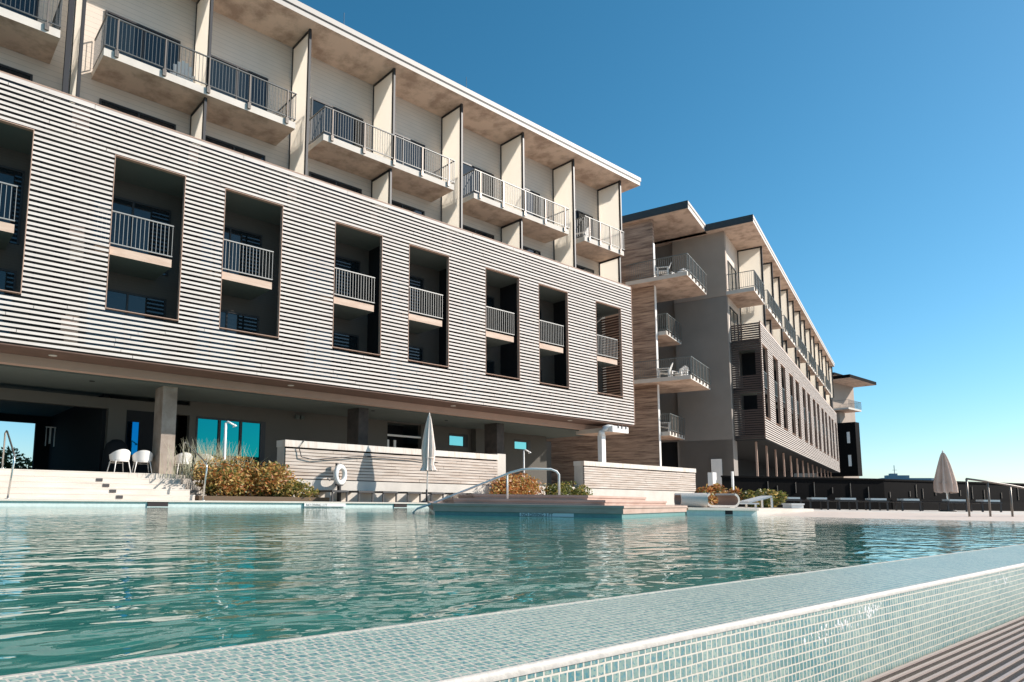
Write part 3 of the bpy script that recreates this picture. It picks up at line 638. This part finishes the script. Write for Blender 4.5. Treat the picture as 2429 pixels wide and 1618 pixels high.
# ------------------------------------------------------------------ fence
pts = [(27.0, 13.7), (33.46, 10.13), (45.5, 6.5)]
fe = empty('dark_fence', (33.46, 10.13, .10)); tag(fe, 'long dark timber fence behind the row of loungers on the right', 'fence')
b = MB()
for (p, q) in zip(pts[:-1], pts[1:]):
    p, q = Vector(p), Vector(q); d = (q-p); Ls = d.length; d.normalize(); a = math.atan2(d.y, d.x)
    mx = Matrix.Translation((p.x-33.46, p.y-10.13, 0)) @ Matrix.Rotation(a, 4, 'Z')
    b.box(0, Ls, 0, .06, 0, 1.23, mx=mx); b.box(-.01, Ls+.01, -.04, .1, 1.23, 1.30, mx=mx); b.box(0, Ls, -.3, -.01, 0, .42, mx=mx)
    x = .3; random.seed(4)
    while x < Ls:
        pk = MB(); t0 = random.uniform(.45, .7); pk.box(x, x+.022, -.03, -.003, t0, random.uniform(t0+.2, 1.13), mx=mx); pk.build('batten', M['bronze'], fe); x += random.choice((.42, .84, .84, 1.26))
b.build('fence_panel', M['darkwood'], fe)
# ------------------------------------------------------------------ closed parasols
def parasol(loc, h, clo, rad, mt_, lean, label, seed, flare=1.0):
    o = empty('parasol', loc); tag(o, label, 'parasol', 'closed parasols'); random.seed(seed)
    b = MB(); b.tube([(0, 0, 0), (lean*h*.5, 0, h*.5), (lean*h, 0, h)], .022, 8); b.tube([(lean*h, 0, h), (lean*h, 0, h+.07)], [.03, .012], 8); b.build('pole', M['white'], o)
    b = MB(); b.tube([(0, 0, 0), (0, 0, .05)], .24, 16); b.tube([(0, 0, .05), (0, 0, .45)], .035, 8); b.build('base', M['lounger'], o)
    b = MB(); rows = []; n = 48; ph = [random.uniform(-.3, .3) for _ in range(8)]
    ks = [0, .06, .16, .3, .45, .6, .75, .88, .96, 1.0]
    for k in ks:
        z = h-.02-(h-clo)*k; r = rad*(.12+.88*min(1, k*1.25)**.75); row = []
        if flare == 1.0 and k > .7: r *= 1-.35*math.sin((k-.7)/.3*math.pi)
        for j in range(n):
            t = 2*math.pi*j/n; fold = .72+.28*math.cos(8*t+ph[j % 8]*.4)+.06*math.sin(3*t+k*4)
            zz = z + ((.10*math.cos(8*t+1) + .05*math.sin(5*t))*(1 if k > .9 else 0))*rad*4*(k-.85)
            row.append((lean*z+r*fold*math.cos(t), r*fold*math.sin(t), zz))
        rows.append(row)
    b.grid(rows, close=True); b.build('canopy', mt_, o)
    b = MB(); zt = clo+(h-clo)*.22; rr = rad*.72; b.tube([(lean*zt+rr*math.cos(t/12*2*math.pi), rr*math.sin(t/12*2*math.pi), zt) for t in range(13)], .012, 6, cap=False); b.build('tie_strap', mt_, o)
    return o
parasol((15.05, 18.05, .172), 3.08, 1.12, .3, M['canvas2'], .03, 'tall closed parasol with pale canvas standing by the slatted wall', 2)
parasol((30.2, 7.25, .10), 2.11, .69, .35, M['canvas'], -.06, 'closed taupe parasol with ragged hem in front of the dark fence', 5, flare=2)
# ------------------------------------------------------------------ life ring
o = empty('life_ring', (12.12, 19.05, .7), math.radians(25)); tag(o, 'white life ring hung on the long slatted wall', 'life ring')
b = MB(); rows = []
for i in range(33):
    t = 2*math.pi*i/32; c = Vector((.27*math.cos(t), 0, .27*math.sin(t))); rows.append([tuple(c+(c.normalized()*math.cos(s)+Vector((0, 1, 0))*math.sin(s))*.085) for s in [2*math.pi*j/12 for j in range(12)]])
b.grid(rows, close=True); r = b.build('ring', M['ringmat'], o); r.location = (0, 0, .36)
b = MB(); b.tube([(.38*math.cos(t/16*2*math.pi), -.02+.02*math.sin(t*1.7), .36+.38*math.sin(t/16*2*math.pi)) for t in range(17)], .009, 6, cap=False); b.build('rope', M['rope'], o)
b = MB(); b.tube([(0, .12, .3), (0, .12, .72)], .02, 6); b.box(-.06, .06, .1, .16, .55, .75); b.build('hook', M['frame'], o)
b = MB(); b.box(-.05, .05, -.02, .08, -.53, .05); b.box(-.14, .14, -.04, .1, 0.0, .05); b.build('stand', M['frame'], o)
# ------------------------------------------------------------------ loungers
def lounger(dark=True):
    o = empty('sun_lounger', (0, 0, 0)); m_ = M['lounger']
    b = MB(); b.box(-.31, .31, 0, 1.95, .30, .345); b.build('frame', m_, o)
    b = MB()
    for k in range(13): b.box(-.28, .28, .05+k*.147, .16+k*.147, .345, .362)
    b.build('slats', m_, o)
    for x in (-.29, .25):
        for y in (.04, 1.86):
            b = MB(); b.box(x, x+.045, y, y+.045, 0, .30); b.build('leg', m_, o)
    return o
LP = lounger(); lab = ['nearest the golden shrub', 'second from the golden shrub', 'third from the golden shrub, left of the parasol pole', 'fourth from the golden shrub, left of the parasol pole', 'just left of the parasol pole', 'right behind the white pool handrail', 'beside the stepped platform']
xs = [11.45, 12.45, 13.42, 14.45, 15.5, 16.6, 17.5]
for i, x in enumerate(xs):
    o = LP if i == 0 else copy_tree(LP); o.location = (x, 17.95 if i < 5 else 18.05, .172)
    tag(o, 'low dark sun lounger, ' + lab[i], 'sun lounger', 'dark sun loungers set before the slatted wall')
LP2 = lounger(); b = MB(); b.box(-.24, .24, -.005, .5, .362, .43); tw = b.build('towel', M['towel'], LP2); labs = ['by the white side table', 'second from the white side table', 'third from the white side table', 'fourth from the white side table', 'under the closed taupe parasol', 'between the parasol and the right handrail', 'behind the right handrail']
for i, (x, y) in enumerate(((25.3, 10.4), (26.1, 9.85), (26.95, 9.25), (27.8, 8.6), (28.7, 7.9), (29.9, 6.9), (31.0, 6.2))):
    o = LP2 if i == 0 else copy_tree(LP2); o.location = (x, y, .102); o.rotation_euler = (0, 0, math.radians(-52))
    tag(o, 'dark lounger with pale towel, ' + labs[i], 'sun lounger', 'towel-topped loungers along the fence')
# woven curved loungers
def curl(loc, rz, w, label, curve, th=.05):
    o = empty('woven_lounger', loc, rz); tag(o, label, 'lounger', 'curved woven loungers by the pool')
    out = MB(); rows = []; n = len(curve)
    for i, (x, z) in enumerate(curve): rows.append([(x, -w/2, z), (x, w/2, z)])
    inn = []
    for i, (x, z) in enumerate(curve):
        a = Vector(curve[max(i-1, 0)]); c = Vector(curve[min(i+1, n-1)]); d = (c-a).normalized(); inn.append((x-d.y*th, z+d.x*th))
    out.grid(rows); irow = [[(x, -w/2, z), (x, w/2, z)] for x, z in inn]; ii = MB(); ii.grid(irow)
    for s in (-w/2, w/2):
        for i in range(n-1):
            out.quad([(curve[i][0], s, curve[i][1]), (curve[i+1][0], s, curve[i+1][1]), (inn[i+1][0], s, inn[i+1][1]), (inn[i][0], s, inn[i][1])])
    for i in (0, n-1): out.quad([(curve[i][0], -w/2, curve[i][1]), (curve[i][0], w/2, curve[i][1]), (inn[i][0], w/2, inn[i][1]), (inn[i][0], -w/2, inn[i][1])])
    out.build('shell', M['wicker'], o); ii.build('woven_seat', M['wickerin'], o)
    b = MB(); b.box(-.25, -.19, -w/2+.06, w/2-.06, 0, .06); b.box(.2, .26, -w/2+.06, w/2-.06, 0, .06); b.build('foot', M['lounger'], o)
def arc(cx, cz, r, a0, a1, n, sx=1.): return [(cx+sx*r*math.cos(math.radians(a0+(a1-a0)*i/n)), cz+r*math.sin(math.radians(a0+(a1-a0)*i/n))) for i in range(n+1)]
cA = arc(-.34, .2, .19, 110, 270, 10, 1.1) + arc(.34, .2, .19, 270, 430, 10, 1.1)
curl((16.45, 9.2, .175), math.radians(-150+12), .62, 'woven curled lounger at the left, its rounded back toward the pool', [(x*.8, z*.95) for x, z in cA], .055)
curl((17.1, 8.95, .175), math.radians(-22), .70, 'woven curled lounger at the right, open brown seat facing the pool', [(x*.95, z*.98) for x, z in cA], .055)
o = empty('flat_lounger', (18.45, 8.65, .172), math.radians(-40)); tag(o, 'low white lounger with raised back beside the woven pair', 'lounger')
b = MB(); b.box(-.55, .1, -.3, .3, .1, .14); b.quad([(.1, -.3, .14), (.1, .3, .14), (-.1, .3, .14), (-.1, -.3, .14)]); mx = Matrix.Translation((-.15, 0, .13)) @ Matrix.Rotation(math.radians(-15), 4, 'Y'); b.box(0, .62, -.3, .3, 0, .045, mx=mx); b.build('seat', M['white'], o)
for x in (-.5, .0, .42):
    b = MB(); b.box(x, x+.04, -.28, -.24, 0, .12 if x < .3 else .27); b.box(x, x+.04, .24, .28, 0, .12 if x < .3 else .27); b.build('leg', M['white'], o)
o = empty('side_table', (20.5, 8.42, .172), math.radians(-30)); tag(o, 'small white cube table at the tip of the low hedge', 'side table')
b = MB(); b.box(-.2, .2, -.2, .2, .1, .14); b.build('top', M['white'], o)
b = MB(); b.box(-.18, .18, -.18, .18, 0, .1); b.build('body', M['white'], o)
# bollard lights
for (x, y, w_, h, lb) in ((23.5, 12.3, .13, 1.2, 'white box post standing against the grey end wall'), (24.1, 11.87, .04, 1.25, 'thin pale post at the corner of the grey end wall')):
    o = empty('post_light', (x, y, .17)); tag(o, lb, 'post light'); b = MB(); b.box(-.03, .03, -.03, .03, 0, h*.6); b.build('post', M['white'], o); b = MB(); b.box(-w_, w_, -w_*.7, w_*.7, h*.6, h); b.build('head', M['white'], o)
# outdoor showers
for (x, y, h, lb) in ((8.22, 19.5, 2.35, 'pale shower post rising out of the tall grass before the teal window'), (22.4, 20.2, 2.3, 'pale shower post behind the rust coloured shrub')):
    o = empty('shower_post', (x, y, .17)); tag(o, lb, 'shower', 'pale shower posts'); b = MB(); b.tube([(0, 0, 0), (0, 0, h)], .045 if x < 10 else .035, 8); b.build('post', M['white'], o)
    b = MB(); b.tube([(0, 0, h), (.05, -.05, h+.05), (.22, -.12, h-.05)], .03, 8); b.tube([(.22, -.12, h-.03), (.25, -.13, h-.1)], [.03, .07], 10); b.build('shower_head', M['white'], o)
# ------------------------------------------------------------------ terrace chairs
def armchair():
    o = empty('armchair', (0, 0, 0)); b = MB(); rows = []
    for i in range(25):
        t = math.radians(-25+230*i/24); hb = .60+.17*max(0, math.sin(t))**1.2; rows.append([(.29*math.cos(t), .25*math.sin(t), .42+.02), (.31*math.cos(t), .28*math.sin(t), hb)])
    b.grid(rows); rows = []
    for i in range(25):
        t = math.radians(-25+230*i/24); hb = .60+.17*max(0, math.sin(t))**1.2; rows.append([(.31*math.cos(t), .28*math.sin(t), hb), (.275*math.cos(t), .245*math.sin(t), hb), (.26*math.cos(t), .22*math.sin(t), .44)])
    b.grid(rows); b.build('back_shell', M['white'], o)
    b = MB(); b.prism([(.27*math.cos(t/16*2*math.pi), .24*math.sin(t/16*2*math.pi)) for t in range(16)], .40, .445); b.build('seat', M['white'], o)
    for sx in (-1, 1):
        for sy in (-1, 1):
            b = MB(); b.tube([(sx*.2, sy*.18, .41), (sx*.27, sy*.24, 0)], [.018, .013], 8); b.build('leg', M['white'], o)
    b = MB(); b.tube([(-.23, -.2, .36), (.23, -.2, .36)], .01, 6); b.build('stretcher', M['white'], o)
    return o
CH = armchair()
for i, (x, y, r, lb) in enumerate(((5.85, 22.05, 12, 'white tub armchair on the terrace, leftmost of the row'), (6.55, 22.05, -6, 'white tub armchair on the terrace just left of the column'), (7.86, 22.1, 4, 'white tub armchair on the terrace right of the column'), (8.65, 22.2, -14, 'white tub armchair half hidden by the golden shrub'))):
    o = CH if i == 0 else copy_tree(CH); o.location = (x, y, .927); o.rotation_euler = (0, 0, math.radians(180+r)); o.scale = (1.02,)*3; tag(o, lb, 'armchair', 'white tub armchairs on the terrace')
o = empty('covered_grill', (6.15, 23.6, .927)); tag(o, 'dark fabric covered lump behind the white armchairs', 'covered furniture')
b = MB(); rows = []
for k, r in ((0, .42), (.35, .43), (.8, .4), (1.05, .33), (1.2, .15), (1.22, 0.01)): rows.append([(r*(1+.06*math.sin(5*t/16*6.28))*math.cos(t/16*6.283), .8*r*math.sin(t/16*6.283), k) for t in range(16)])
b.grid(rows, close=True); b.build('cover', M['dark'], o); b = MB(); b.box(-.3, .3, -.25, .25, 0, .05); b.build('base', M['dark'], o)
# thatch shade and hedge silhouettes seen through the hall
def adirondack(loc, rz, label):
    o = empty('adirondack_chair', loc, rz); tag(o, label, 'chair', 'pale slat-back chairs on the hotel balconies')
    b = MB()
    for k in range(5):
        x = -.24+k*.12; h = .95-.05*abs(k-2)**1.5; mx = Matrix.Translation((x, .1, .28)) @ Matrix.Rotation(math.radians(-22), 4, 'X'); b.box(-.05, .05, 0, .02, 0, h-.25, mx=mx)
    b.build('backrest', M['white'], o)
    b = MB()
    for k in range(5): b.box(-.28, .28, -.45+k*.11, -.36+k*.11, .36-k*.02, .38-k*.02)
    b.build('seat', M['white'], o)
    for s in (-1, 1):
        b = MB(); b.box(s*.33-.07, s*.33+.07, -.5, .2, .55, .575); b.build('armrest', M['white'], o)
        b = MB(); b.box(s*.3-.03, s*.3+.03, -.45, -.36, 0, .55); b.build('leg', M['white'], o)
        b = MB(); b.box(s*.3-.03, s*.3+.03, .1, .2, 0, .55); b.build('leg', M['white'], o)
def on2(u, v): return P2(u, v)
for (u, v, lv, r, lb) in ((39.7, 10.75, 5, 200, 'pale slat-back chair on the top tower balcony by the brown wall'), (40.9, 10.2, 5, 260, 'pale slat-back chair on the top tower balcony near its outer corner'), (39.7, 10.85, 3, 190, 'pale slat-back chair on the middle tower balcony by the brown wall'), (40.7, 10.3, 3, 250, 'pale slat-back chair on the middle tower balcony near its outer corner'), (41.0, 11.3, 2, 200, 'pale slat-back chair on the lowest tower balcony')):
    x, y = on2(u, v); adirondack((x, y, ZL[lv]+.0), YAW2+math.radians(r), lb)
for (x, y, lv, r_, lb) in ((6.75, 20.75, 5, 160, 'pale slat-back chair on the leftmost full top balcony of the near wing'), (27.6, 20.75, 5, 200, 'pale slat-back chair on the short corner top balcony')):
    adirondack((x, y, ZL[lv]), math.radians(r_), lb)
# ------------------------------------------------------------------ planting
def shrub(name, c, rx, ry, h, nleaf, mats, label, seed, ls=.05, flat=1., lob=6):
    o = empty(name, c); tag(o, label, 'shrub'); rnd = random.Random(seed); b = MB()
    lobes = [(rnd.uniform(-.75, .75)*rx, rnd.uniform(-.6, .6)*ry, rnd.uniform(.25, .75)*h, rnd.uniform(.28, .5)) for _ in range(lob*3)]
    for i in range(nleaf):
        lx, ly, lz, lr = rnd.choice(lobes); d = Vector((rnd.gauss(0, 1), rnd.gauss(0, 1), rnd.gauss(0, 1))).normalized()*(rnd.random()**.3)
        R_ = lr*min(rx, h*1.4); edge = 1-(lx/rx)**2*.5
        p = Vector((lx+d.x*R_*1.1, ly+d.y*R_*.8, max(.02, lz*edge+d.z*R_*.75))); s = ls*rnd.uniform(.6, 1.5)
        if p.z > h*1.12: continue
        a = Vector((rnd.gauss(0, 1), rnd.gauss(0, 1), rnd.gauss(0, .6))).normalized(); q = a.cross(Vector((rnd.gauss(0, 1), rnd.gauss(0, 1), rnd.gauss(0, 1)))).normalized()
        mi = rnd.choices(range(len(mats)), [m_[1] for m_ in mats])[0]
        b.quad([p-a*s, p+q*s*.45-a*s*.1, p+a*s, p-q*s*.45+a*s*.05], mi)
    b.build('foliage', [m_[0] for m_ in mats], o)
    b = MB()
    for k in range(26):
        x, y, z, r = rnd.choice(lobes); b.tube([(x*.3, y*.3, 0), (x*.7, y*.7, z*.5), (x, y, z)], [.014, .01, .005], 5)
    b.build('stem', M['trunk'], o)
    return o
G, O_, Y_, R_, D_ = LG
b = MB(); b.box(7.05, 11.3, 18.35, 20.4, .16, .3); struct(b.build('planting_bed', M['trunk']))
shrub('shrub', (8.75, 19.05, .25), 1.6, .75, 1.15, 8200, [(G, 1), (O_, 2), (Y_, 6), (R_, 4), (D_, 1)], 'large golden green shrub beside the broad steps', 11, .055)
shrub('shrub', (10.35, 18.7, .22), .75, .4, .66, 1900, [(G, 2), (O_, 4), (Y_, 3), (D_, 1)], 'small golden shrub at the corner of the long slatted wall', 12, .05)
shrub('shrub', (20.6, 19.0, .2), 1.35, .6, 1.25, 5200, [(R_, 6), (Y_, 3), (O_, 2)], 'rust orange shrub between the two slatted walls', 13, .06)
shrub('shrub', (23.3, 18.6, .2), 1.5, .5, .85, 4200, [(G, 5), (O_, 3), (D_, 2), (Y_, 1)], 'green shrub right of the rust orange one', 14, .06)
shrub('shrub', (20.7, 10.9, .2), 1.0, .6, .62, 4200, [(R_, 5), (Y_, 2), (O_, 1), (D_, 1)], 'low rust hedge plant behind the woven loungers', 15, .055)
shrub('shrub', (22.0, 9.9, .18), 1.15, .55, .5, 4200, [(G, 3), (O_, 4), (Y_, 2), (D_, 2)], 'low green gold hedge plant trailing toward the side table', 16, .055)
# feathery grass clump
o = empty('ornamental_grass', (7.9, 19.6, .8)); tag(o, 'tall feathery grass behind the golden shrub before the teal window', 'ornamental grass'); b = MB(); rnd = random.Random(5)
for i in range(380):
    x, y = rnd.gauss(0, .55), rnd.gauss(0, .15); h = rnd.uniform(.5, 1.25); lx, ly = rnd.gauss(0, .22), rnd.gauss(0, .12); w_ = .008
    P = [(x+lx*t*t, y+ly*t*t, h*t) for t in (0, .4, .75, 1)]
    for k in range(3): ww = w_*(1-k/3.5); w2 = w_*(1-(k+1)/3.5); b.quad([(P[k][0]-ww, P[k][1], P[k][2]), (P[k][0]+ww, P[k][1], P[k][2]), (P[k+1][0]+w2, P[k+1][1], P[k+1][2]), (P[k+1][0]-w2, P[k+1][1], P[k+1][2])])
b.build('blades', M['grass'], o); b = MB(); b.tube([(0, 0, -.6), (0, 0, .1)], [.12, .3], 8); b.build('crown', M['trunk'], o)
shrub('shrub', (4.6, 37.5, .0), 2.3, 1.2, 2.6, 3000, [(D_, 3), (G, 1)], 'dark shrub silhouette seen through the hall opening', 17, .12)
# ------------------------------------------------------------------ handrails in the pool
o = empty('pool_handrail', (9.6, 8.4, .41)); tag(o, 'long white handrail sloping from the stepped platform down into the water', 'handrail')
c = Vector((9.6, 8.4, .41))
def rel(p): return tuple(Vector(p)-c)
b = MB(); b.tube([rel(p) for p in ((8.75, 10.85, -.15), (8.72, 10.88, .02), (8.76, 10.8, .1), (8.95, 10.5, .22), (9.75, 9.15, .83), (9.86, 8.95, .89), (9.98, 8.8, .905), (10.25, 8.55, .9), (10.33, 8.48, .86), (10.36, 8.45, .8), (10.36, 8.45, .41))], .022, 8); b.build('rail', M['white'], o)
b = MB(); b.tube([rel((9.72, 9.2, .81)), rel((9.72, 9.2, .32))], .018, 8); b.build('post', M['white'], o)
o = empty('pool_handrail', (20.9, 4.6, .17)); tag(o, 'grey steel handrail with four uprights at the right edge of the pool', 'handrail')
c = Vector((20.9, 4.6, .17)); Q = [(20.9, 4.62, .96), (21.35, 4.32, .9), (21.8, 4.0, .82), (22.3, 3.68, .72), (22.8, 3.35, .62)]
b = MB(); b.tube([rel(p) for p in Q], .024, 8); b.build('rail', M['bronze'], o)
for p in Q[:4]:
    b = MB(); b.tube([rel((p[0], p[1], .0 if p[0] < 21 else -.1)), rel(p)], .022, 8); b.build('post', M['bronze'], o)
# ------------------------------------------------------------------ ship on the horizon
o = empty('moored_ship', (263.0, 73.4, -4), math.radians(-60)); tag(o, 'faint grey ship showing above the dark fence beside the taupe parasol', 'ship')
b = MB(); b.prism([(-7, -2.2), (6, -2.2), (10, 0), (6, 2.2), (-7, 2.2)], 0, 13.0); b.build('hull', M['ship'], o)
b = MB(); b.box(-5.5, .5, -1.6, 1.6, 13.0, 13.9); b.box(-4.4, -2.5, -1.1, 1.1, 13.9, 14.5); b.build('superstructure', M['ship'], o)
b = MB(); b.box(-3.1, -2.95, -.08, .08, 14.5, 17.2); b.box(-3.6, -2.3, -.05, .05, 15.6, 15.68); b.build('mast', M['ship'], o)
